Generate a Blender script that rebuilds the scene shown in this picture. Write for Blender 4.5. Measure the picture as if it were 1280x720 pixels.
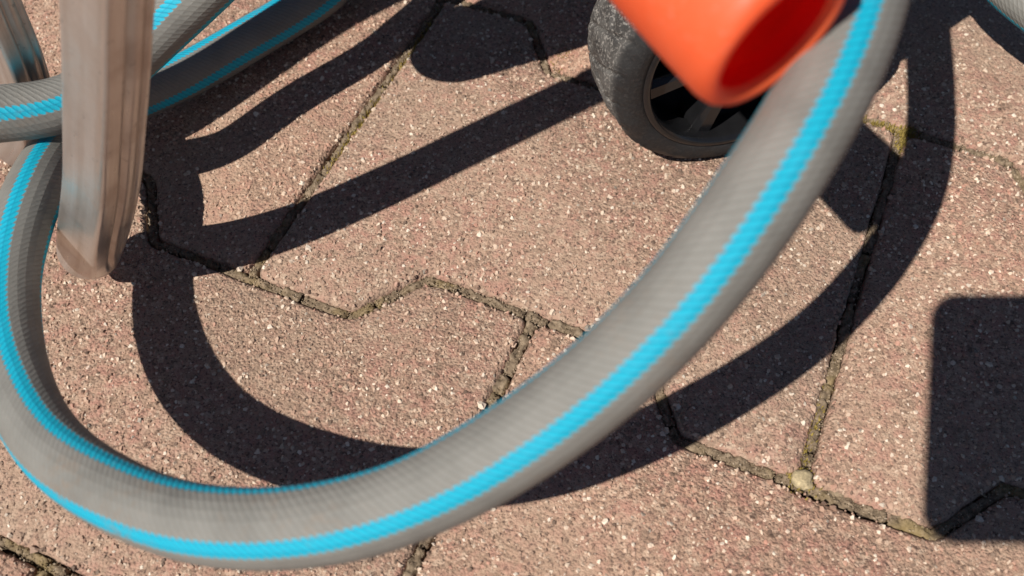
import bpy, bmesh, math, random
import numpy as np
from mathutils import Vector, Matrix

for o in list(bpy.data.objects):
    bpy.data.objects.remove(o, do_unlink=True)
scene = bpy.context.scene
COL = scene.collection
R_ = math.radians
rng = np.random.default_rng(7)
random.seed(7)

# ------------------------------------------------------------------ camera
CAM_H = 0.2915
PITCH = R_(55.88)
cam = bpy.data.cameras.new('camera')
cam_o = bpy.data.objects.new('camera', cam)
COL.objects.link(cam_o)
cam_o.location = (0, 0, CAM_H)
cam_o.rotation_euler = (R_(90) - PITCH, 0, 0)
cam.sensor_width = 36.0
cam.lens = 36.0 * 1250.0 / 1280.0
cam.clip_start = 0.004
cam.clip_end = 300.0
cam.dof.use_dof = True
cam.dof.focus_distance = 0.348
cam.dof.aperture_fstop = 13.0
scene.camera = cam_o

# ------------------------------------------------------------------ light
SUN_AZ, SUN_EL = R_(46.4), R_(51.2)          # the way the light travels on the ground, and the sun's height
world = bpy.data.worlds.new('World')
scene.world = world
world.use_nodes = True
wn, wl = world.node_tree.nodes, world.node_tree.links
wn.clear()
sky = wn.new('ShaderNodeTexSky')
sky.sky_type = 'NISHITA'
sky.sun_disc = False
sky.altitude = 300.0
sky.air_density = 0.65
sky.dust_density = 0.2
sky.sun_elevation = SUN_EL
sky.sun_rotation = math.atan2(-math.cos(SUN_AZ), -math.sin(SUN_AZ))
bg = wn.new('ShaderNodeBackground')
bg.inputs['Strength'].default_value = 0.05
wo = wn.new('ShaderNodeOutputWorld')
wl.new(sky.outputs[0], bg.inputs['Color'])
wl.new(bg.outputs[0], wo.inputs['Surface'])

sun = bpy.data.lights.new('sun', 'SUN')
sun.energy = 5.0
sun.angle = R_(0.53)
sun.color = (1.0, 0.945, 0.87)
sun_o = bpy.data.objects.new('sun', sun)
COL.objects.link(sun_o)
LDIR = Vector((math.cos(SUN_AZ) * math.cos(SUN_EL), math.sin(SUN_AZ) * math.cos(SUN_EL), -math.sin(SUN_EL)))
sun_o.rotation_euler = LDIR.to_track_quat('-Z', 'Y').to_euler()
sun_o.location = (-1, -1, 2)

scene.view_settings.view_transform = 'Standard'
scene.view_settings.look = 'None'
scene.view_settings.exposure = 0.20
scene.view_settings.gamma = 1.0
scene.view_settings.use_curve_mapping = False

# ------------------------------------------------------------------ helpers
def mesh_np(name, verts, faces_flat, loop_totals, mat=None, parent=None, smooth=False):
    """Link ONE mesh object from numpy arrays."""
    me = bpy.data.meshes.new(name)
    verts = np.asarray(verts, np.float32)
    faces_flat = np.asarray(faces_flat, np.int32)
    loop_totals = np.asarray(loop_totals, np.int32)
    me.vertices.add(len(verts)); me.vertices.foreach_set('co', verts.ravel())
    me.loops.add(len(faces_flat)); me.loops.foreach_set('vertex_index', faces_flat)
    me.polygons.add(len(loop_totals))
    st = np.zeros(len(loop_totals), np.int32); st[1:] = np.cumsum(loop_totals)[:-1]
    me.polygons.foreach_set('loop_start', st); me.polygons.foreach_set('loop_total', loop_totals)
    me.polygons.foreach_set('use_smooth', np.full(len(loop_totals), smooth, bool))
    me.update(calc_edges=True); me.validate()
    if mat: me.materials.append(mat)
    o = bpy.data.objects.new(name, me)
    COL.objects.link(o)
    if parent: o.parent = parent
    return o

def grid_faces(nu, nv, wrap_v=False):
    """quads of a (nu x nv) vertex grid, index = i*nv + j"""
    i = np.arange(nu - 1)[:, None]; j = np.arange(nv if wrap_v else nv - 1)[None, :]
    j2 = (j + 1) % nv
    q = np.stack([i * nv + j, i * nv + j2, (i + 1) * nv + j2, (i + 1) * nv + j], -1).reshape(-1, 4)
    return q

def obj_bm(name, bm, mat=None, parent=None, smooth=False):
    me = bpy.data.meshes.new(name)
    bm.to_mesh(me); bm.free()
    if smooth:
        for p in me.polygons: p.use_smooth = True
    if mat: me.materials.append(mat)
    o = bpy.data.objects.new(name, me); COL.objects.link(o)
    if parent: o.parent = parent
    return o

def empty(name, loc=(0, 0, 0)):
    o = bpy.data.objects.new(name, None); COL.objects.link(o); o.location = loc
    o.empty_display_size = 0.02
    return o

def tag(o, label=None, cat=None, group=None, kind=None):
    if label: o['label'] = label
    if cat: o['category'] = cat
    if group: o['group'] = group
    if kind: o['kind'] = kind
    return o

def vnoise(x, y, seed=0):
    """cheap smooth value noise on arrays, -1..1"""
    xi = np.floor(x).astype(np.int64); yi = np.floor(y).astype(np.int64)
    fx = x - xi; fy = y - yi
    fx = fx * fx * (3 - 2 * fx); fy = fy * fy * (3 - 2 * fy)
    def h(a, b):
        n = (a * 374761393 + b * 668265263 + seed * 1442695041) & 0x7fffffff
        n = ((n ^ (n >> 13)) * 1274126177) & 0x7fffffff
        return ((n ^ (n >> 16)) & 0xffff) / 32767.5 - 1
    return (h(xi, yi) * (1 - fx) + h(xi + 1, yi) * fx) * (1 - fy) + (h(xi, yi + 1) * (1 - fx) + h(xi + 1, yi + 1) * fx) * fy

# ---- material helpers
class NT:
    def __init__(s, name):
        s.m = bpy.data.materials.new(name); s.m.use_nodes = True
        s.n, s.l = s.m.node_tree.nodes, s.m.node_tree.links
        s.b = s.n['Principled BSDF']; s.out = s.n['Material Output']
    def new(s, t, **kw):
        nd = s.n.new(t)
        for k, v in kw.items(): setattr(nd, k, v)
        return nd
    def link(s, a, b): s.l.new(a, b)
    def val(s, x, sock):
        if isinstance(x, (int, float)): sock.default_value = x
        else: s.link(x, sock)
    def math(s, op, a, b=None, c=None, clamp=False):
        nd = s.new('ShaderNodeMath', operation=op); nd.use_clamp = clamp
        s.val(a, nd.inputs[0])
        if b is not None: s.val(b, nd.inputs[1])
        if c is not None: s.val(c, nd.inputs[2])
        return nd.outputs[0]
    def coord(s, which='Object'):
        return s.new('ShaderNodeTexCoord').outputs[which]
    def noise(s, vec, scale, detail=4, rough=0.55, out='Fac'):
        nd = s.new('ShaderNodeTexNoise'); nd.inputs['Scale'].default_value = scale
        nd.inputs['Detail'].default_value = detail; nd.inputs['Roughness'].default_value = rough
        s.link(vec, nd.inputs['Vector']); return nd.outputs[out]
    def voro(s, vec, scale, feature='F1', out='Distance', rand=1.0):
        nd = s.new('ShaderNodeTexVoronoi', feature=feature); nd.inputs['Scale'].default_value = scale
        nd.inputs['Randomness'].default_value = rand
        s.link(vec, nd.inputs['Vector']); return nd.outputs[out]
    def ramp(s, fac, stops, interp='LINEAR'):
        nd = s.new('ShaderNodeValToRGB'); cr = nd.color_ramp; cr.interpolation = interp
        while len(cr.elements) < len(stops): cr.elements.new(0.5)
        for e, (p, c) in zip(cr.elements, stops):
            e.position = p; e.color = (*c, 1) if len(c) == 3 else c
        s.val(fac, nd.inputs[0]); return nd.outputs[0]
    def mix(s, fac, a, b, mode='MIX'):
        nd = s.new('ShaderNodeMix', data_type='RGBA', blend_type=mode)
        s.val(fac, nd.inputs[0])
        for x, k in ((a, 6), (b, 7)):
            if isinstance(x, tuple): nd.inputs[k].default_value = (*x, 1)
            else: s.link(x, nd.inputs[k])
        return nd.outputs[2]
    def rng(s, v, a, b, c=0.0, d=1.0, smooth=True):
        nd = s.new('ShaderNodeMapRange'); nd.interpolation_type = 'SMOOTHSTEP' if smooth else 'LINEAR'
        s.val(v, nd.inputs[0])
        for k, x in zip((1, 2, 3, 4), (a, b, c, d)): nd.inputs[k].default_value = x
        return nd.outputs[0]
    def bump(s, h, strength, dist, normal=None):
        nd = s.new('ShaderNodeBump'); nd.inputs['Strength'].default_value = strength
        nd.inputs['Distance'].default_value = dist
        s.link(h, nd.inputs['Height'])
        if normal is not None: s.link(normal, nd.inputs['Normal'])
        return nd.outputs[0]
    def set(s, color=None, rough=None, metal=None, normal=None, **kw):
        if color is not None:
            if isinstance(color, tuple): s.b.inputs['Base Color'].default_value = (*color, 1)
            else: s.link(color, s.b.inputs['Base Color'])
        if rough is not None: s.val(rough, s.b.inputs['Roughness'])
        if metal is not None: s.val(metal, s.b.inputs['Metallic'])
        if normal is not None: s.link(normal, s.b.inputs['Normal'])
        for k, v in kw.items(): s.val(v, s.b.inputs[k])
        return s.m

TONES = [(0, (.94, .955, .95)), (.5, (1.0, .995, .98)), (1, (1.08, 1.02, .985))]
def mat_paver():
    t = NT('red_concrete')
    p = t.new('ShaderNodeNewGeometry').outputs['Position']
    big = t.noise(p, 14, 3, .5)
    mid = t.noise(p, 160, 4, .6)
    fine = t.noise(p, 900, 3, .65)
    cells = t.voro(p, 620, out='Color')
    sep = t.new('ShaderNodeSeparateColor'); t.link(cells, sep.inputs[0])
    edge = t.voro(p, 620, feature='DISTANCE_TO_EDGE')
    base = t.ramp(sep.outputs[0], [(0, (.22, .14, .095)), (.3, (.34, .215, .15)), (.55, (.43, .27, .19)), (.8, (.48, .325, .235)), (1, (.57, .42, .31))])
    red = t.mix(t.rng(mid, .42, .68), base, (.42, .205, .155))
    tan = t.mix(t.rng(big, .38, .66, 0, .6), red, (.40, .275, .195))
    oi = t.new('ShaderNodeObjectInfo')
    tint = t.ramp(oi.outputs['Color'], TONES)
    col = t.mix(1, t.mix(.22, tan, (.36, .275, .22)), tint, 'MULTIPLY')
    pit_shade = t.mix(t.rng(fine, .47, .34, 0, .85), col, (.11, .07, .055))  # self-shadow of the fine pits, put in as dark colour
    h1 = t.math('ADD', t.math('MULTIPLY', t.voro(p, 900), -.6), t.math('MULTIPLY', fine, 1.1))
    h2 = t.math('ADD', h1, t.math('MULTIPLY', mid, 1.3))
    nrm = t.bump(h2, .85, .0008)
    return t.set(pit_shade, .88, normal=nrm, **{'Specular IOR Level': .3})

def mat_grain():
    t = NT('concrete_aggregate')
    g = t.new('ShaderNodeNewGeometry')
    r = g.outputs['Random Per Island']
    big = t.noise(g.outputs['Position'], 14, 3, .5)
    col = t.ramp(r, [(0, (.10, .065, .05)), (.14, (.21, .13, .095)), (.30, (.36, .225, .165)), (.46, (.46, .30, .22)), (.56, (.48, .245, .185)), (.66, (.53, .375, .28)), (.80, (.62, .475, .365)), (.90, (.72, .58, .455)), (.97, (.84, .74, .62)), (1, (.20, .175, .15))])
    col = t.mix(t.rng(big, .34, .66, .08, .45), col, (.39, .29, .22))
    stain = t.noise(g.outputs['Position'], 5.5, 4, .6)
    col = t.mix(t.rng(stain, .52, .70, 0, .28), col, (.24, .18, .14))
    at_ = t.new('ShaderNodeAttribute', attribute_name='paver_tone')
    col = t.mix(1, col, t.ramp(at_.outputs['Fac'], TONES), 'MULTIPLY')
    n = t.noise(g.outputs['Position'], 2500, 2, .6)
    return t.set(col, t.rng(n, .3, .7, .55, .9), normal=t.bump(n, .4, .0002), **{'Specular IOR Level': .22})

def mat_fleck():
    t = NT('pale_aggregate')
    g = t.new('ShaderNodeNewGeometry')
    col = t.ramp(g.outputs['Random Per Island'], [(0, (.42, .29, .215)), (.35, (.52, .385, .29)), (.65, (.60, .47, .365)), (.88, (.68, .565, .45)), (.97, (.74, .65, .54)), (1, (.40, .24, .185))])
    n = t.noise(g.outputs['Position'], 1800, 3, .6)
    return t.set(col, .8, normal=t.bump(n, .5, .0003), **{'Specular IOR Level': .2})

def mat_crumb():
    t = NT('joint_crumbs')
    g = t.new('ShaderNodeNewGeometry')
    col = t.ramp(g.outputs['Random Per Island'], [(0, (.09, .066, .044)), (.35, (.20, .15, .10)), (.7, (.30, .23, .16)), (.93, (.42, .33, .24)), (1, (.55, .46, .36))])
    b = t.noise(g.outputs['Position'], 60, 3, .5)
    return t.set(t.mix(t.rng(b, .5, .75, 0, .45), col, (.27, .20, .075)), .95, **{'Specular IOR Level': .15})

def mat_sand(name, c0, c1, c2):
    t = NT(name)
    p = t.new('ShaderNodeNewGeometry').outputs['Position']
    n = t.noise(p, 500, 5, .65); b = t.noise(p, 60, 3, .5)
    col = t.ramp(n, [(.25, c0), (.5, c1), (.75, c2)])
    col = t.mix(t.rng(b, .5, .75, 0, .5), col, (.27, .20, .075))
    return t.set(col, .95, normal=t.bump(n, .8, .0008), **{'Specular IOR Level': .15})

def mat_hose():
    t = NT('braided_hose_sheath')
    uv = t.new('ShaderNodeUVMap', uv_map='sheath').outputs[0]
    sp = t.new('ShaderNodeSeparateXYZ'); t.link(uv, sp.inputs[0])
    u, v = sp.outputs[0], sp.outputs[1]          # u: millimetres along / 10, v: turns round the hose
    s = t.math('MULTIPLY', u, 10.0)
    NC, PT = 24.0, 2.0
    vc = t.math('MULTIPLY', v, NC)
    wob = t.noise(uv, 6.0, 2, .5)
    fv = t.math('FRACT', vc)
    ph = t.math('ADD', t.math('DIVIDE', s, PT), t.math('MULTIPLY', t.math('ADD', vc, t.math('MULTIPLY', wob, .5)), 1.0))
    fs = t.math('FRACT', ph)
    bs = t.math('SINE', t.math('MULTIPLY', fs, math.pi))
    bv = t.math('POWER', t.math('ABSOLUTE', t.math('SINE', t.math('MULTIPLY', fv, math.pi))), .6)
    h = t.math('MULTIPLY', t.math('POWER', bs, .7), t.math('MULTIPLY_ADD', bv, .7, .3))
    # three cyan marker yarns at 0 and +-100 degrees, with stitched edges
    jag = t.math('MULTIPLY', t.math('SUBTRACT', bs, .5), .014)
    masks = []
    for c in (0.0, 100 / 360, 260 / 360):
        d = t.math('SUBTRACT', t.math('FRACT', t.math('ADD', t.math('SUBTRACT', v, c), 10.5)), .5)
        d = t.math('SUBTRACT', t.math('ABSOLUTE', d), jag)
        masks.append(t.rng(d, .028, .037, 1, 0))
    m = t.math('MAXIMUM', t.math('MAXIMUM', masks[0], masks[1]), masks[2])
    pos = t.new('ShaderNodeNewGeometry').outputs['Position']
    n = t.noise(pos, 70, 4, .6); f = t.noise(pos, 1800, 3, .6)
    grey = t.ramp(n, [(.25, (.150, .148, .136)), (.5, (.189, .186, .170)), (.8, (.219, .214, .197))])
    grey = t.mix(t.rng(h, .0, .5, .32, 0), grey, (.15, .138, .115))
    cy = t.mix(t.rng(h, .05, .7), (.004, .24, .38), (.004, .37, .52))
    cy = t.mix(t.rng(n, .5, .8, 0, .12), cy, (.12, .42, .55))
    soil = t.math('MULTIPLY', t.rng(t.noise(pos, 38, 5, .7), .54, .70), t.rng(t.noise(pos, 420, 3, .6), .40, .62))
    col = t.mix(m, grey, cy)
    col = t.mix(t.math('MULTIPLY', soil, .45), col, (.20, .15, .11))
    hh = t.math('ADD', h, t.math('MULTIPLY', f, .35))
    return t.set(col, .62, normal=t.bump(hh, .42, .0004), **{'Specular IOR Level': .35})

def mat_metal():
    t = NT('weathered_aluminium')
    oc = t.coord('Object')
    uv = t.new('ShaderNodeUVMap', uv_map='along').outputs[0]
    mp = t.new('ShaderNodeMapping'); mp.inputs['Scale'].default_value = (1, .035, 1); t.link(uv, mp.inputs[0])
    streak = t.noise(mp.outputs[0], 1500, 4, .65)
    wide = t.noise(mp.outputs[0], 260, 3, .55)
    blot = t.noise(oc, 75, 5, .62)
    col = t.ramp(wide, [(.3, (.47, .41, .36)), (.5, (.58, .54, .50)), (.75, (.66, .65, .63))])
    col = t.mix(t.rng(blot, .45, .70, 0, .45), col, (.40, .31, .25))
    nick = t.rng(t.noise(oc, 330, 4, .75), .62, .70)
    col = t.mix(t.math('MULTIPLY', nick, .6), col, (.20, .19, .18))
    scr = t.rng(streak, .60, .70)
    rough = t.math('ADD', t.rng(blot, .3, .7, .28, .48), t.math('MULTIPLY', scr, -.08))
    return t.set(col, rough, .82, normal=t.bump(t.math('ADD', streak, t.math('MULTIPLY', nick, -.8)), .16, .0003))

def mat_tyre():
    t = NT('dusty_rubber')
    oc = t.coord('Object')
    n = t.noise(oc, 75, 5, .65); f = t.noise(oc, 900, 4, .7)
    sx = t.new('ShaderNodeSeparateXYZ'); t.link(oc, sx.inputs[0])
    tr = t.rng(sx.outputs[2], -.0065, -.003, 1, .08)
    d = t.math('MULTIPLY', t.math('ADD', t.rng(n, .34, .66, .12, .42), t.rng(f, .50, .64, 0, .75), clamp=True), tr)
    col = t.mix(d, (.016, .016, .017), (.25, .235, .215))
    return t.set(col, t.rng(n, .4, .65, .45, .9), normal=t.bump(f, .5, .0006), **{'Specular IOR Level': .3})

def mat_plain(name, col, rough, var=.12, scale=200, metal=0.0, bump=.15, **kw):
    t = NT(name)
    oc = t.coord('Object')
    n = t.noise(oc, scale, 4, .6)
    a = tuple(c * (1 - var) for c in col); b = tuple(min(1, c * (1 + var)) for c in col)
    return t.set(t.ramp(n, [(.3, a), (.7, b)]), t.rng(n, .3, .7, rough * .85, min(1, rough * 1.15)), metal,
                 normal=t.bump(n, bump, .0004), **kw)

M_PAVER = mat_paver(); M_GRAIN = mat_grain()
M_SAND = mat_sand('joint_sand', (.065, .048, .032), (.20, .15, .102), (.35, .27, .19))
M_CRUMB = mat_crumb()
M_FLECK = mat_fleck()
M_BED = mat_sand('dark_bedding_sand', (.03, .022, .016), (.07, .05, .036), (.11, .08, .055))
M_MOSS = mat_sand('dry_moss', (.13, .10, .025), (.33, .25, .065), (.48, .37, .14))
M_HOSE = mat_hose(); M_METAL = mat_metal(); M_TYRE = mat_tyre()
M_BLACK = mat_plain('black_plastic', (.010, .010, .011), .22, bump=.1)
def mat_orange():
    t = NT('orange_plastic'); oc = t.coord('Object')
    n = t.noise(oc, 60, 5, .65); f = t.noise(oc, 1100, 4, .7)
    col = t.ramp(n, [(.3, (.86, .140, .042)), (.7, (.92, .170, .056))])
    dust = t.math('MULTIPLY', t.rng(f, .56, .72), t.rng(n, .42, .65))
    col = t.mix(t.math('MULTIPLY', dust, .5), col, (.62, .42, .33))
    return t.set(col, t.rng(n, .3, .7, .38, .62), normal=t.bump(t.math('ADD', n, t.math('MULTIPLY', f, .3)), .2, .0005))
M_ORANGE = mat_orange()
M_BORE_SHADE = mat_plain('bore_shade_red', (.50, .03, .035), .6, var=.05, scale=90)  # shade inside the orange tube, given as its own red colour
for m_, c_, f_ in ((M_ORANGE, (.98, .14, .05), .36), (M_BORE_SHADE, (1.0, .12, .13), .85)):        # thin plastic lets some light through
    nt = m_.node_tree; tb = nt.nodes.new('ShaderNodeBsdfTranslucent'); mx = nt.nodes.new('ShaderNodeMixShader')
    tb.inputs[0].default_value = (*c_, 1); mx.inputs[0].default_value = f_
    nt.links.new(nt.nodes['Principled BSDF'].outputs[0], mx.inputs[1]); nt.links.new(tb.outputs[0], mx.inputs[2])
    nt.links.new(mx.outputs[0], nt.nodes['Material Output'].inputs['Surface'])
M_FRAME = mat_plain('dark_painted_steel', (.05, .05, .055), .45)
M_PHONE = mat_plain('phone_back', (.03, .03, .035), .3)

# ------------------------------------------------------------------ the paving
O = np.array([-0.0937, 0.2026]); AX = R_(66.83)
EA = np.array([math.cos(AX), math.sin(AX)]); EB = np.array([EA[1], -EA[0]])   # a: up the row, b: along the row
LW, FL, WS, PITCHA = 0.200, 0.163, 0.113, 0.138
GAP = 0.0017                                                                    # half a joint

ground = mesh_np('ground', [(-40, -40, -.034), (40, -40, -.034), (40, 40, -.034), (-40, 40, -.034)], [0, 1, 2, 3], [4], M_BED)
tag(ground, kind='structure')
paving = empty('paving'); tag(paving, kind='structure')

hx, hf, hw = LW / 2, FL / 2, WS / 2
OUT = np.array([(-hx, -hf), (-.059, -hf), (-.041, -hw), (.041, -hw), (.059, -hf), (hx, -hf),
                (hx, hf), (.059, hf), (.041, hw), (-.041, hw), (-.059, hf), (-hx, hf)])

def inset_poly(P, d):
    n = len(P); out = []
    for i in range(n):
        a, b, c = P[i - 1], P[i], P[(i + 1) % n]
        e1 = (b - a) / np.linalg.norm(b - a); e2 = (c - b) / np.linalg.norm(c - b)
        n1 = np.array([-e1[1], e1[0]]); n2 = np.array([-e2[1], e2[0]])
        m = (n1 + n2); m /= (m @ m) / 2
        out.append(b + m * d)
    return np.array(out)

def resample_closed(P, step, rnd):
    """rounded-corner outline, sampled every step"""
    pts = []
    n = len(P)
    for i in range(n):
        a, b, c = P[i - 1], P[i], P[(i + 1) % n]
        la, lc = np.linalg.norm(b - a), np.linalg.norm(c - b)
        r = min(rnd, la * .3, lc * .3)
        p0, p2 = b + (a - b) / la * r, b + (c - b) / lc * r
        for t in (0, .25, .5, .75, 1): pts.append((1 - t) ** 2 * p0 + 2 * t * (1 - t) * b + t * t * p2)
        q = P[(i + 2) % n] - c; lq = np.linalg.norm(q)
        r2 = min(rnd, lc * .3, lq * .3)
        e = c + (b - c) / lc * r2
        L = np.linalg.norm(e - p2); k = int(L / step)
        for j in range(1, k): pts.append(p2 + (e - p2) * j / k)
    return np.array(pts)

def paver_mesh(seed, step, wear):
    P = resample_closed(inset_poly(OUT, GAP), step, .0045)
    n = len(P)
    nx = np.roll(P, -1, 0) - np.roll(P, 1, 0); nx = np.stack([-nx[:, 1], nx[:, 0]], 1)
    nx /= np.linalg.norm(nx, axis=1)[:, None] + 1e-12          # inward
    w = (vnoise(P[:, 0] * 160, P[:, 1] * 160, seed) * .55 + vnoise(P[:, 0] * 480, P[:, 1] * 480, seed + 5) * .4) * wear
    chip = np.clip(vnoise(P[:, 0] * 55, P[:, 1] * 55, seed + 9) - .45, 0, 1) * 3.0 * wear
    rings = []
    for off, z in ((.0, -.032), (.0, -.0032), (.0003, -.0016), (.0012, -.00055), (.0026, 0.0)):
        f = 1.0 if z > -.03 else .3
        rings.append(np.c_[P + nx * (off + .001 * (w * f + chip * (1 if z > -.004 else 0)))[:, None], np.full(n, z)])
    V = np.vstack(rings)
    q = grid_faces(len(rings), n, True)[:, [0, 1, 2, 3]]
    top = np.arange(n) + (len(rings) - 1) * n
    return V, q, top

def make_paver_data(seed, step, wear):
    V, q, top = paver_mesh(seed, step, wear)
    flat = np.concatenate([q.ravel(), top]); tot = np.concatenate([np.full(len(q), 4), [len(top)]])
    o = mesh_np('paver', V, flat, tot, M_PAVER)
    me = o.data; bpy.data.objects.remove(o)
    for p in me.polygons: p.use_smooth = True
    return me

near = [make_paver_data(11 + i, .0011, .55) for i in range(4)]
far_ = [make_paver_data(31 + i, .006, .5) for i in range(2)]

def centre(i, k):
    b = (i + .5 * (k % 2)) * LW + LW / 2; a = k * PITCHA + FL / 2
    return O + EB * b + EA * a
RZ = math.atan2(EB[1], EB[0])
cells = []
for k in range(-5, 8):
    for i in range(-6, 8):
        c = centre(i, k)
        if abs(c[0]) < .78 and -.45 < c[1] < .98: cells.append((i, k, c))
cells.sort(key=lambda q: np.hypot(q[2][0], q[2][1] - .23))
PL = []
for n_, (i, k, c) in enumerate(cells):
    close = np.hypot(c[0], c[1] - .23) < .36
    o = bpy.data.objects.new('paver', random.choice(near if close else far_))
    COL.objects.link(o); o.parent = paving
    zc, sx, sy = random.uniform(-.0006, .0004), random.uniform(-.0025, .0025), random.uniform(-.0025, .0025)   # height and slopes of its face
    nrm_ = Vector((-sx, -sy, 1)).normalized()
    flip = math.pi if random.random() < .5 else 0
    o.matrix_local = Matrix.Translation((c[0], c[1], zc)) @ Vector((0, 0, 1)).rotation_difference(nrm_).to_matrix().to_4x4() @ Matrix.Rotation(RZ + flip, 4, 'Z')
    tone = random.random(); o.color = (tone, tone, tone, 1)
    if close: PL.append((i, k, c[0], c[1], zc, sx, sy, tone))

# pavers farther off than that: one mesh
Vs, Fs, Ts, base = [], [], [], 0
P0 = inset_poly(OUT, GAP); cr, sr = math.cos(RZ), math.sin(RZ); done = {(i, k) for i, k, c in cells}
for k in range(-26, 30):
    for i in range(-26, 27):
        if (i, k) in done: continue
        c = centre(i, k)
        if np.hypot(*c) > 3.2: continue
        W = np.c_[P0[:, 0] * cr - P0[:, 1] * sr + c[0], P0[:, 0] * sr + P0[:, 1] * cr + c[1]]
        Vs.append(np.vstack([np.c_[W, np.full(12, -.03)], np.c_[W, np.full(12, -.001)]]))
        q = grid_faces(2, 12, True) + base
        Fs += [q.ravel(), np.arange(12, 24) + base]; Ts += [np.full(12, 4), [12]]; base += 24
tag(mesh_np('distant_pavers', np.vstack(Vs), np.concatenate(Fs), np.concatenate(Ts), M_PAVER, paving), kind='stuff')

# --- where the joints run (signed distance to the nearest joint line, in metres)
def to_ba(x, y):
    d = np.stack([x - O[0], y - O[1]], -1); return d @ EB, d @ EA
def row_edge(b):
    """height of the row boundary k (even rows above) at b"""
    u = np.abs((b / LW + .5) % 1.0 - .5) * LW        # distance from the flange centre (multiples of LW)
    return np.clip((u - .041) / .018, 0, 1) * .025          # 0 on the flange, .025 where the notch is
def joint_dist(x, y):
    b, a = to_ba(x, y)
    best = np.full(b.shape, 1.0)
    k0 = np.floor(a / PITCHA)
    for dk in (-1, 0, 1, 2):
        k = k0 + dk
        sh = np.where(k % 2 == 0, 0, LW / 2)
        e = k * PITCHA + row_edge(b - sh)
        slope = (np.abs(np.abs(((b - sh) / LW + .5) % 1 - .5) * LW - .05) < .009)
        best = np.minimum(best, np.abs(a - e) * np.where(slope, .58, 1))
    for dk in (-1, 0, 1):
        k = k0 + dk
        lo = k * PITCHA; sh = np.where(k % 2 == 0, 0, LW / 2)
        dx = np.abs(((b - sh) / LW + .5) % 1 - .5) * LW
        inside = (a > lo - .001) & (a < lo + FL + .001)
        best = np.where(inside, np.minimum(best, dx), best)
    return best

# --- coarse aggregate standing proud of the worn paver faces
def grains(name, N, xr, yr, lo, hi, power, mat, zoff, keep, sink=.35, flat=.55):
    x = rng.uniform(*xr, N); y = rng.uniform(*yr, N)
    ok = keep(x, y) & (np.abs(x) < .195 + (y - .095) * .286); x, y = x[ok], y[ok]; N = len(x)
    r = lo + (hi - lo) * rng.random(N) ** power
    k = 5
    ang = rng.random(N)[:, None] * 6.283 + (np.arange(k)[None] + rng.uniform(-.28, .28, (N, k))) * (6.283 / k)
    asp = rng.uniform(.6, 1.0, N); dr = rng.random(N) * 3.14
    rad = r[:, None] * rng.uniform(.75, 1.2, (N, k))
    lx, ly = rad * np.cos(ang), rad * np.sin(ang) * asp[:, None]
    X = x[:, None] + lx * np.cos(dr)[:, None] - ly * np.sin(dr)[:, None]
    Y = y[:, None] + lx * np.sin(dr)[:, None] + ly * np.cos(dr)[:, None]
    hgt = r * rng.uniform(.5, 1.0, N) * flat
    z0 = zoff(x, y)
    bot = np.stack([X, Y, np.repeat((z0 - r * sink)[:, None], k, 1)], -1)
    cx = x + rng.normal(0, .15, N) * r; cy = y + rng.normal(0, .15, N) * r
    s = rng.uniform(.35, .62, (N, k))
    tilt = rng.normal(0, .28, (N, 2))
    TX = cx[:, None] + (X - x[:, None]) * s; TY = cy[:, None] + (Y - y[:, None]) * s
    TZ = (z0 + hgt)[:, None] + tilt[:, :1] * (TX - x[:, None]) + tilt[:, 1:] * (TY - y[:, None])
    top = np.stack([TX, TY, TZ], -1)
    V = np.concatenate([bot, top], 1).reshape(-1, 3)
    j = np.arange(k); j2 = (j + 1) % k
    q = np.stack([j, j2, j2 + k, j + k], -1)
    b = (np.arange(N) * 2 * k)[:, None, None]
    quads = (q[None] + b).reshape(-1)
    caps = (np.arange(k, 2 * k)[None] + b[:, :, 0]).reshape(-1)
    o = mesh_np(name, V, np.concatenate([quads, caps]), np.concatenate([np.full(N * k, 4), np.full(N, k)]), mat, paving)
    if zoff is zp:
        at_ = o.data.attributes.new('paver_tone', 'FLOAT', 'POINT')
        at_.data.foreach_set('value', np.repeat(zp(x, y, 1), 2 * k).astype(np.float32))
    tag(o, kind='stuff'); return o
PLA = np.array(PL)
def zp(x, y, want=0):
    b, a = to_ba(x, y); best = np.full(x.shape, 9.0); z = np.zeros(x.shape); tn = np.full(x.shape, .5)
    for i, k, cx, cy, zc, sx, sy, tone in PLA:
        bc = (i + .5 * (k % 2)) * LW + LW / 2; ac = k * PITCHA + FL / 2
        du, dv = np.abs(b - bc), np.abs(a - ac)
        lim = np.where(du > .059, hf, np.where(du < .041, hw, hw + (du - .041) / .018 * (hf - hw)))
        d = np.maximum(du / hx, dv / lim)
        m = d < best; best = np.where(m, d, best); z = np.where(m, zc + sx * (x - cx) + sy * (y - cy), z); tn = np.where(m, tone, tn)
    return tn if want else z - .0001
on_paver = lambda x, y: joint_dist(x, y) > .0026 + .0006 * vnoise(x * 300, y * 300, 3)
grains('aggregate', 105000, (-.29, .29), (.05, .40), .00032, .00135, 2.4, M_GRAIN, zp, on_paver, flat=.62)
grains('aggregate', 3600, (-.29, .29), (.05, .40), .0008, .0020, 2.4, M_FLECK, zp, on_paver, flat=.34)

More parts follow.
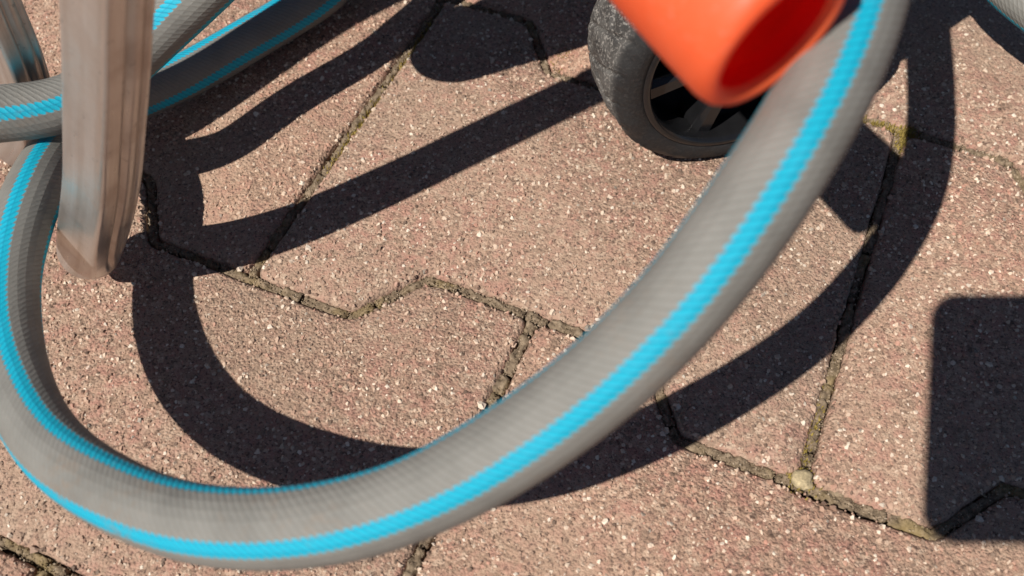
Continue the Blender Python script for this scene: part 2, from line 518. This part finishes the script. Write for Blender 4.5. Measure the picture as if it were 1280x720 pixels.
# --- joint filling: dried sand crust broken into lumps
def joint_lines():
    L = []
    for k in range(-2, 4):
        sh = 0 if k % 2 == 0 else LW / 2
        b0 = np.arange(-.45, .75, .0007)
        L.append(np.stack([b0, k * PITCHA + row_edge(b0 - sh)], 1))
        for i in range(-3, 4):
            b = i * LW + sh
            a0 = np.arange(k * PITCHA + .0015, k * PITCHA + FL - .0015, .0007)
            L.append(np.stack([np.full(len(a0), b), a0], 1))
    return L
Vs, Fs, base = [], [], 0
NV = 9
for li, ln in enumerate(joint_lines()):
    W = O + ln[:, :1] * EB + ln[:, 1:] * EA
    m = (np.abs(W[:, 0]) < .30) & (W[:, 1] > .03) & (W[:, 1] < .44)
    if m.sum() < 10: continue
    pos = 0; idx = np.where(m)[0]; W = W[idx[0]:idx[-1] + 1]
    while pos < len(W) - 4:
        n = int(rng.choice([7, 14, 22, 34, 50]) + rng.integers(0, 6)); n = min(n, len(W) - pos)
        if n < 3: break
        seg = W[pos:pos + n]; pos += n
        T = np.gradient(seg, axis=0); T /= np.linalg.norm(T, axis=1)[:, None] + 1e-12
        N_ = np.stack([-T[:, 1], T[:, 0]], 1)
        s = np.arange(n) / max(1, n - 1)
        hwid = (.0019 + .0006 * vnoise(seg[:, 0] * 260, seg[:, 1] * 260, li) + .0004 * vnoise(seg[:, 0] * 900, seg[:, 1] * 900, li + 7)) * np.clip(np.minimum(s, 1 - s) * n * .8 + .75, .75, 1)
        off = .0008 * vnoise(seg[:, 0] * 40, seg[:, 1] * 40, li + 3) + .0002
        lift = rng.uniform(-.0009, .0002)
        v = np.linspace(-1, 1, NV)
        PX = seg[:, None, :] + N_[:, None, :] * (off[:, None] + hwid[:, None] * v[None])[..., None]
        Z = -.0012 + lift*.7 - .0026 * np.abs(v)[None] ** 8 + .0009 * vnoise(PX[..., 0] * 480, PX[..., 1] * 480, 2) + .0008 * vnoise(PX[..., 0] * 1800, PX[..., 1] * 1800, 8)
        cut = rng.uniform(-.0002, .0016); Z[0] -= cut; Z[-1] -= cut
        Vs.append(np.concatenate([PX, Z[..., None]], -1).reshape(-1, 3))
        Fs.append(grid_faces(n, NV) + base); base += n * NV
F = np.vstack(Fs)
tag(mesh_np('joint_filling', np.vstack(Vs), F.ravel(), np.full(len(F), 4), M_SAND, paving, True), kind='stuff')
nx_, ny_ = 220, 160
gx, gy = np.meshgrid(np.linspace(-.32, .32, nx_), np.linspace(.0, .46, ny_), indexing='ij')
gz = -.0052 + .0010 * vnoise(gx * 220, gy * 220, 4)
bed = mesh_np('bedding_sand', np.stack([gx, gy, gz], -1).reshape(-1, 3), grid_faces(nx_, ny_)[:, ::-1].ravel(), np.full((nx_ - 1) * (ny_ - 1), 4), M_BED, paving, True)
tag(bed, kind='stuff')
in_joint = lambda x, y: (joint_dist(x, y) < .0017 + .0006 * vnoise(x * 350, y * 350, 6))
grains('joint_crumb', 330000, (-.27, .27), (.05, .40), .00016, .00050, 1.8, M_CRUMB, lambda x, y: -.0014 + .0008 * vnoise(x * 480, y * 480, 2), in_joint, flat=.7)

def moss(cx, cy, n, sx, sy, rot, zt=-.0006):
    Vs, Fs, b = [], [], 0
    c, s = math.cos(rot), math.sin(rot)
    for _ in range(n):
        u, v = random.gauss(0, sx), random.gauss(0, sy)
        p = np.array([cx + u * c - v * s, cy + u * s + v * c, zt - .0012])
        h = random.uniform(.0010, .0024); a = random.random() * 6.28; w = random.uniform(.00018, .00036)
        ln = np.array([math.cos(a + 1.4), math.sin(a + 1.4), 0]) * random.uniform(0, .0009)
        d = np.array([math.cos(a), math.sin(a), 0]) * w
        Vs += [p - d, p + d, p + d * .8 + ln * .5 + [0, 0, h * .6], p + ln + [0, 0, h], p - d * .8 + ln * .5 + [0, 0, h * .6]]
        Fs.append(np.arange(5) + b); b += 5
    tag(mesh_np('moss', np.array(Vs), np.concatenate(Fs), np.full(len(Fs), 5), M_MOSS, paving), kind='stuff')
moss(-.0614, .2717, 500, .012, .0012, AX)
moss(-.041, .319, 300, .014, .0011, AX)
moss(.0215, .3155, 420, .0035, .0020, AX)
moss(.1555, .2700, 600, .0045, .0018, AX)
moss(.147, .2755, 260, .006, .0012, RZ)
moss(.0905, .1252, 160, .0024, .0024, 0, .0)
moss(.094, .138, 260, .012, .0012, AX)

bm = bmesh.new(); bmesh.ops.create_icosphere(bm, subdivisions=3, radius=.0034)
for v_ in bm.verts:
    c_ = v_.co
    v_.co *= 1 + .24 * float(vnoise(np.array([c_.x * 420 + 9]), np.array([c_.y * 420 + c_.z * 300]), 21)[0]) + .10 * float(vnoise(np.array([c_.x * 1500]), np.array([c_.y * 1500 + c_.z * 900]), 22)[0])
    v_.co.z *= .62
pebble = obj_bm('pebble', bm, mat_plain('pale_yellow_stone', (.40, .32, .19), .9, var=.45, scale=900, bump=.5), None, True)
pebble.location = (.0905, .1256, -.0002)
tag(pebble, 'small pale yellow pebble wedged where two paver joints meet below the hose', 'pebble')

# ------------------------------------------------------------------ the hose
D_HOSE = 0.0179
CTRL = np.array([
 (-340.0, 150.0, 10.5, -53), (-295.0, 168.0, 24.0, -57), (-245.0, 190.0, 50.0, -56), (-184.9, 213.7, 64.0, -52),
 (-171.5, 218.1, 64.0, -48), (-161.1, 222.4, 62.0, -47), (-152.6, 224.5, 59.5, -47), (-144.3, 228.0, 57.0, -44),
 (-137.0, 234.9, 56.5, -36), (-129.7, 246.1, 58.5, -29), (-121.2, 254.9, 62.0, -26), (-110.1, 264.1, 67.0, -23),
 (-98.8, 272.5, 73.0, -18), (-78.0, 302.0, 78.0, -17), (-45.0, 345.0, 80.0, -27), (-8.0, 385.0, 72.0, -50),
 (15.0, 420.0, 56.0, 37), (-8.0, 448.0, 40.0, 47), (-42.0, 430.0, 26.0, 7), (-62.0, 385.0, 15.0, -14),
 (-74.9, 345.1, 11.5, -24), (-87.3, 333.3, 10.3, -16), (-102.0, 318.5, 10.3, -15), (-116.2, 304.4, 10.3, -13),
 (-129.6, 290.7, 11.2, -9), (-148.9, 271.5, 16.5, 1), (-154.0, 254.3, 25.0, 11), (-153.4, 229.5, 37.0, 13),
 (-150.3, 201.3, 48.5, 7), (-151.0, 176.6, 47.5, 9),
 (-145.4, 153.7, 48.2, 9), (-135.7, 131.7, 50.3, 11), (-119.6, 110.8, 54.8, 23), (-97.4, 95.0, 62.5, 32),
 (-75.0, 84.0, 71.5, 41), (-52.3, 78.8, 80.5, 48), (-30.6, 78.8, 88.4, 54), (-15.0, 81.9, 96.3, 54),
 (0.0, 86.6, 106.1, 56), (14.9, 92.7, 117.8, 59), (26.6, 98.9, 129.3, 64), (36.3, 106.3, 139.9, 69),
 (44.7, 115.4, 148.5, 75), (53.0, 126.4, 154.8, 79), (60.9, 139.0, 159.0, 84), (68.0, 155.0, 161.5, 92),
 (76.4, 183.0, 163.0, 101), (83.5, 215.5, 162.5, 105), (91.0, 252.0, 160.0, 106), (102, 300, 150, 85), (118, 345, 122, 50),
 (142, 372, 84, 5), (168, 358, 56, -20), (184.4, 318.7, 42.0, -28), (200.0, 291.1, 40.0, -31),
 (240.0, 262.0, 33.0, -32), (300.0, 240.0, 19.0, -28), (380.0, 232.0, 9.9, -22)], float)

def catmull(C, per):
    out = []
    for i in range(len(C) - 1):
        p0 = C[max(i - 1, 0)]; p1 = C[i]; p2 = C[i + 1]; p3 = C[min(i + 2, len(C) - 1)]
        t = np.linspace(0, 1, per, endpoint=False)[:, None]
        d1, d2 = max(np.linalg.norm((p2 - p1)[:3]), 1e-6), 0
        out.append(.5 * (2 * p1 + (p2 - p0) * t + (2 * p0 - 5 * p1 + 4 * p2 - p3) * t ** 2 + (3 * p1 - p0 - 3 * p2 + p3) * t ** 3))
    out.append(C[-1:]); return np.vstack(out)

def smooth_even(C, step, rounds):
    S = catmull(C, 40)
    s = np.r_[0, np.cumsum(np.linalg.norm(np.diff(S[:, :3], axis=0), axis=1))]
    n = int(s[-1] / step)
    E_ = np.stack([np.interp(np.linspace(0, s[-1], n), s, S[:, q]) for q in range(S.shape[1])], 1)
    for _ in range(rounds):
        E_[1:-1] = E_[1:-1] * .5 + (E_[:-2] + E_[2:]) * .25
    return E_

def sweep_frames(S):
    T = np.gradient(S[:, :3], axis=0); T /= np.linalg.norm(T, axis=1)[:, None]
    U = np.array([0, 0, 1.0]) - T * T[:, 2:3]; U /= np.linalg.norm(U, axis=1)[:, None]
    return T, U, np.cross(U, T)

S = smooth_even(CTRL, 2.0, 60)
T, U, Wd = sweep_frames(S)
NA = 65
tw = np.radians(S[:, 3] + 3.0 * vnoise(np.arange(len(S)) * .07, np.zeros(len(S)), 15))
th = np.linspace(0, 2 * math.pi, NA)[None, :] + tw[:, None]
rad = D_HOSE / 2 * (1 + .012 * vnoise(np.arange(len(S)) * .11, np.zeros(len(S)), 5))
V = S[:, None, :3] / 1000 + rad[:, None, None] * (np.cos(th)[..., None] * U[:, None] + np.sin(th)[..., None] * Wd[:, None])
n = len(S)
V = V[:, :-1]                                             # welded seam; the UV runs on past it
q = grid_faces(n, NA - 1, True)
hose = mesh_np('garden_hose', np.concatenate([V.reshape(-1, 3), S[[0, -1], :3] / 1000]),
               np.concatenate([q.ravel(), np.stack([np.arange(NA - 1), (np.arange(NA - 1) + 1) % (NA - 1), np.full(NA - 1, n * (NA - 1))], -1)[:, ::-1].ravel(),
                               np.stack([np.arange(NA - 1) + (n - 1) * (NA - 1), (np.arange(NA - 1) + 1) % (NA - 1) + (n - 1) * (NA - 1), np.full(NA - 1, n * (NA - 1) + 1)], -1).ravel()]),
               np.concatenate([np.full(len(q), 4), np.full(2 * (NA - 1), 3)]), M_HOSE, None, True)
me = hose.data
s_mm = np.r_[0, np.cumsum(np.linalg.norm(np.diff(S[:, :3], axis=0), axis=1))]
uvl = me.uv_layers.new(name='sheath')
ii = np.repeat(np.arange(n - 1), NA - 1); jj = np.tile(np.arange(NA - 1), n - 1)
uu = np.stack([s_mm[ii], s_mm[ii], s_mm[ii + 1], s_mm[ii + 1]], 1) / 10
vv = np.stack([jj, jj + 1, jj + 1, jj], 1) / (NA - 1)
UV = np.zeros((len(me.loops), 2), np.float32); UV[:uu.size, 0] = uu.ravel(); UV[:uu.size, 1] = vv.ravel()
uvl.data.foreach_set('uv', UV.ravel())
tag(hose, 'grey braided garden hose with bright cyan stripes, looping over the red pavers', 'hose')

# ------------------------------------------------------------------ the cart
cart = empty('hose_cart', (0, 0, 0))
tag(cart, 'hose cart with weathered metal legs, dusty black wheel and open orange tube', 'cart')

def sweep_profile(name, path, prof, ref, parent, mat, round_end=.008):
    """closed profile (k,2) swept up a path; the lower end is crimped round"""
    path = smooth_even(np.asarray(path, float), 2.0, 10) / 1000
    Tn = np.gradient(path, axis=0); Tn /= np.linalg.norm(Tn, axis=1)[:, None]
    ref = np.asarray(ref, float)
    A = ref[None] - Tn * (Tn @ ref)[:, None]; A /= np.linalg.norm(A, axis=1)[:, None]
    B = np.cross(Tn, A)
    prof = np.asarray(prof) / 1000; k = len(prof)
    s = np.r_[0, np.cumsum(np.linalg.norm(np.diff(path, axis=0), axis=1))]
    circ = prof / np.linalg.norm(prof, axis=1)[:, None] * .0102
    rows = []
    for t in (0.01, .05, .12, .25, .4, .55, .7, .85):                     # rounded foot
        f = (1 - (1 - t) ** 2.0) ** .5
        blend = 1.0
        rows.append(path[0] + Tn[0] * (t - 1) * round_end + ((prof * (1 - blend) + circ * blend)[:, :1] * A[0] + (prof * (1 - blend) + circ * blend)[:, 1:] * B[0]) * f)
    for i in range(len(path)):
        bl = max(0, 1 - s[i] / .018) ** 1.2
        pr = prof * (1 - bl) + circ * bl
        rows.append(path[i] + pr[:, :1] * A[i] + pr[:, 1:] * B[i])
    V = np.vstack(rows); n = len(rows)
    q = grid_faces(n, k, True)
    o = mesh_np(name, V, np.concatenate([q.ravel(), np.arange(k)[::-1], np.arange(k) + (n - 1) * k]), np.concatenate([np.full(len(q), 4), [k, k]]), mat, parent)
    for p in o.data.polygons: p.use_smooth = len(p.vertices) == 4
    per = np.r_[0, np.cumsum(np.linalg.norm(np.diff(prof, axis=0), axis=1))]
    sv = np.r_[[s[0] - round_end * (1 - t) for t in (.01, .05, .12, .25, .4, .55, .7, .85)], s]
    uvl = o.data.uv_layers.new(name='along'); vi = np.zeros(len(o.data.loops), np.int32); o.data.loops.foreach_get('vertex_index', vi)
    uvl.data.foreach_set('uv', np.stack([per[vi % k], sv[vi // k]], 1).astype(np.float32).ravel())
    return o

def leg_profile(w, d, r):
    """rounded rectangle (mm) with two grooves down one broad side"""
    pts = []
    def arc(cx, cy, a0):
        for t in np.linspace(0, 1, 6): pts.append((cx + r * math.cos(a0 + t * math.pi / 2), cy + r * math.sin(a0 + t * math.pi / 2)))
    arc(-w / 2 + r, d / 2 - r, math.pi / 2)
    arc(-w / 2 + r, -d / 2 + r, math.pi)
    arc(w / 2 - r, -d / 2 + r, -math.pi / 2)
    for c, gw, gd in ((-.02 * d, 1.15, 1.7), (.30 * d, .5, .4)):          # grooved side (x = w/2)
        pts += [(w / 2, c - gw), (w / 2 - gd, c - gw * .45), (w / 2 - gd, c + gw * .45), (w / 2, c + gw)]
    arc(w / 2 - r, d / 2 - r, 0)
    out = []
    for p, q in zip(pts, pts[1:] + pts[:1]):                              # points along the flats too
        n_ = max(1, int(math.hypot(q[0] - p[0], q[1] - p[1]) / 1.0))
        out += [(p[0] + (q[0] - p[0]) * t / n_, p[1] + (q[1] - p[1]) * t / n_) for t in range(n_)]
    return np.array(out)

PROF = leg_profile(16.5, 14.5, 1.5)
ref1 = (0.80, -0.60, 0)
leg1 = sweep_profile('leg', [(-143.6, 201.4, 17.5), (-140.2, 197.8, 24), (-129.3, 189, 46), (-116.7, 184.6, 73), (-106.9, 183.6, 99), (-99.1, 183.6, 120.6), (-92.5, 184.0, 140), (-71, 185, 200)], PROF, ref1, cart, M_METAL)
leg2 = sweep_profile('leg', [(-185, 257.5, 10.5), (-179.5, 253.5, 17), (-169.3, 247.1, 36.5), (-162.2, 243.6, 57.0), (-160.3, 244.4, 73.5), (-159.8, 245.3, 87.0), (-155.8, 251.5, 150), (-148.8, 250.5, 200)], PROF * .86, ref1, cart, M_METAL)

# ---- wheel
WC = Vector((.0820, .2562, .0500)); WA = Vector((.286, -.958, 0)).normalized()
RW, WW, RI = .0500, .0345, .0385
wheel = empty('wheel'); wheel.parent = cart
wheel.matrix_local = Matrix.Translation(WC) @ WA.to_track_quat('Z', 'Y').to_matrix().to_4x4()   # local z: out of the near face, local origin on it

def lathe(name, prof, seg, mat, parent, disp=None, smooth=True):
    prof = np.asarray(prof, float); k = len(prof)
    a = np.linspace(0, 2 * math.pi, seg, endpoint=False)
    r = np.repeat(prof[:, 0][None], seg, 0); z = np.repeat(prof[:, 1][None], seg, 0)
    if disp is not None: r = r + disp(a[:, None], z, r)
    V = np.stack([r * np.cos(a)[:, None], r * np.sin(a)[:, None], z], -1)
    i = np.arange(seg)[:, None]; j = np.arange(k - 1)[None]; i2 = (i + 1) % seg
    q = np.stack([i * k + j, i2 * k + j, i2 * k + j + 1, i * k + j + 1], -1).reshape(-1, 4)
    return mesh_np(name, V.reshape(-1, 3), q.ravel(), np.full(len(q), 4), mat, parent, smooth)

def tread(a, z, r):
    on = r > RW - .0022
    zz = z / WW
    g1 = np.abs(((a / (2 * math.pi) * 22 + zz * 1.2) % 1) - .5)              # slanted sipes
    g2 = np.abs(((a / (2 * math.pi) * 11 - zz * 1.0 + .25) % 1) - .5)
    cut = -.0012 * np.clip(1.2 - g1 / .06, 0, 1) - .0014 * np.clip(1 - np.sqrt((g2 / .10) ** 2 + ((zz + .5) / .16) ** 2), 0, 1) ** .5
    cut -= .0009 * (np.abs(np.abs(zz + .5) - .27) < .022)
    lump = .00045 * vnoise(a * 5 + 0 * z, z * 130, 12) + .0002 * vnoise(a * 30 + 0 * z, z * 700, 13)
    return np.where(on, cut, 0) + lump * (r > RI + .002)
prof = [(RI - .001, -.002), (RI, -.0005), (RI + .0025, .0004), (RI + .006, .0002), (RI + .0085, -.0014), (RW - .0018, -.0035)]
prof += [(RW - .0009 + .0009 * math.sin(math.pi * t), -.0048 - t * (WW - .0096)) for t in np.linspace(0, 1, 40)]
prof += [(RW - .0018, -WW + .0035), (RI + .0085, -WW + .0014), (RI + .004, -WW), (RI, -WW + .001)]
tyre = lathe('tyre', prof, 360, M_TYRE, wheel, tread)
rim = lathe('rim', [(RI - .0030, -.0105), (RI - .0028, -.0030), (RI - .0027, -.0016), (RI - .0022, -.0003), (RI - .0013, .0005), (RI - .0003, .0006), (RI + .0006, .0001), (RI + .0010, -.0010), (RI + .0002, -.004), (RI, -.018), (.030, -.021), (.012, -.022), (.0, -.022)], 128, M_BLACK, wheel)
hub = lathe('hub', [(.0115, -.0215), (.0110, -.002), (.0098, .0005), (.0066, .0010), (.0060, -.001), (.0, -.001)], 64, M_BLACK, wheel)
bm = bmesh.new()
for p in [(0, -.0034, -.0215), (0, .0034, -.0215), (0, .0034, -.0065), (0, .0018, -.0042), (0, -.0018, -.0042), (0, -.0034, -.0065)]: bm.verts.new(p)
bm.verts.ensure_lookup_table()
a0 = list(bm.verts); f = bm.faces.new(a0)
ex = bmesh.ops.extrude_face_region(bm, geom=[f])
for v_ in ex['geom']:
    if isinstance(v_, bmesh.types.BMVert): v_.co.x += RI - .0122; v_.co.y *= 1.35
for v_ in bm.verts: v_.co.x += .0100
bmesh.ops.recalc_face_normals(bm, faces=bm.faces)
sp0 = obj_bm('spoke', bm, M_BLACK, wheel)
for i in range(6):
    o = sp0 if i == 0 else sp0.copy()
    if i: COL.objects.link(o); o.parent = wheel
    o.rotation_euler = (0, 0, R_(60 * i + 14))

# ---- axle and beam behind the wheel, out of the picture's upper edge; beam and bar are added for the shadows they throw
def tube(name, pts, r, mat, parent, seg=24):
    S_ = smooth_even(np.asarray(pts, float) * 1000, 3.0, 6) / 1000
    T_ = np.gradient(S_, axis=0); T_ /= np.linalg.norm(T_, axis=1)[:, None]
    ref = np.array([0, 0, 1.0]) if abs(T_[0, 2]) < .8 else np.array([1.0, 0, 0])
    U_ = ref - T_ * (T_ @ ref)[:, None]; U_ /= np.linalg.norm(U_, axis=1)[:, None]; W_ = np.cross(U_, T_)
    a = np.linspace(0, 2 * math.pi, seg, endpoint=False)
    rr = np.full(len(S_), r)
    d0 = np.arange(len(S_)) * .003
    cap = np.minimum(d0, d0[::-1]); rr = r * np.sqrt(np.clip(1 - (1 - np.clip(cap / r, 0, 1)) ** 2, .0004, 1))
    V_ = S_[:, None] + rr[:, None, None] * (np.cos(a)[None, :, None] * U_[:, None] + np.sin(a)[None, :, None] * W_[:, None])
    q_ = grid_faces(len(S_), seg, True)
    return mesh_np(name, V_.reshape(-1, 3), q_.ravel(), np.full(len(q_), 4), mat, parent, True)
sh = lambda x, y, h: (x - h * LDIR.x / -LDIR.z, y - h * LDIR.y / -LDIR.z, h)      # the point at height h whose shadow falls on x, y
HB = .115
tube('shadow_beam', [sh(-.0385, .3150, HB), sh(-.005, .3295, HB), sh(.03, .3450, HB), sh(.10, .379, HB), sh(.16, .41, HB)], .0215, M_FRAME, cart)  # unseen cart piece, laid out from the rounded shadow wanted
tube('shadow_bar', [sh(.115, .292, .125), sh(.1335, .306, .125), sh(.183, .345, .125), sh(.24, .39, .125)], .0135, M_FRAME, cart)  # unseen bar, added to shade the paving right of the wheel
ax_in = WC - WA * .030
tube('axle', [tuple(WC - WA * .004), tuple(WC - WA * .09), tuple(WC - WA * .16)], .005, M_FRAME, cart)
tube('fork', [tuple(WC - WA * .055), tuple(WC - WA * .055 + Vector((-.01, .01, .04))), sh(.10, .378, HB)], .007, M_FRAME, cart)
tube('cross_tube', [(-.071, .185, .199), (-.05, .24, .205), (-.06, .30, .205), (-.11, .29, .205), (-0.1488, 0.2505, .199)], .007, M_FRAME, cart)

# ---- orange tube end
OAX = Vector((.5695, -.8116, -.117)).normalized()
ORIM = Vector((.0462, .1312, .1735))
orange = lathe('orange_tube', [(.0118, -.006), (.0119, -.004), (.0124, -.0012), (.0136, .0), (.0150, -.0003), (.0161, -.0016), (.0166, -.004),
                               (.0165, -.012), (.0160, -.03), (.0156, -.06), (.0152, -.10), (.0120, -.102), (.0, -.102)], 96, M_ORANGE, cart)
orange.matrix_local = Matrix.Translation(ORIM) @ OAX.to_track_quat('Z', 'Y').to_matrix().to_4x4()
lathe('shaded_bore', [(.0, -.045), (.0110, -.044), (.0114, -.02), (.0117, -.0045), (.01235, -.0016), (.0128, -.0009)], 96, M_BORE_SHADE, orange)  # the tube's inner wall, with its shade painted in
tag(orange, 'orange plastic tube with open mouth, its shade coloured dark red')

# ------------------------------------------------------------------ the phone the picture is taken with (its shadow lies at lower right)
phone = empty('smartphone', (0, 0, CAM_H))
phone.rotation_euler = (R_(90) - PITCH, 0, 0)
tag(phone, 'dark smartphone held level above the paving, throwing the square shadow at the right', 'phone')
def slab(x0, x1, y0, y1, z0, z1, r, bev):
    P = []
    for cx, cy, a in ((x1 - r, y1 - r, 0), (x0 + r, y1 - r, 90), (x0 + r, y0 + r, 180), (x1 - r, y0 + r, 270)):
        for t in range(9): P.append((cx + r * math.cos(R_(a + t * 11.25)), cy + r * math.sin(R_(a + t * 11.25))))
    P = np.array(P); c = P.mean(0)
    rows = [(1 - bev / .04, z0), (1, z0 + bev), (1, z1 - bev), (1 - bev / .04, z1)]
    V = np.vstack([np.c_[c + (P - c) * f, np.full(len(P), z)] for f, z in rows]); k = len(P)
    q = grid_faces(4, k, True)
    return V, np.concatenate([q.ravel(), np.arange(k)[::-1], np.arange(k) + 3 * k]), np.concatenate([np.full(len(q), 4), [k, k]])
mesh_np('body', *slab(-.0243, .132, -.0557, .0222, .005, .013, .009, .001), M_PHONE, phone)
lens = lathe('lens_ring', [(.0068, .0062), (.0068, .0035), (.0060, .0030), (.0052, .0035), (.0050, .0062)], 40, M_BLACK, phone)
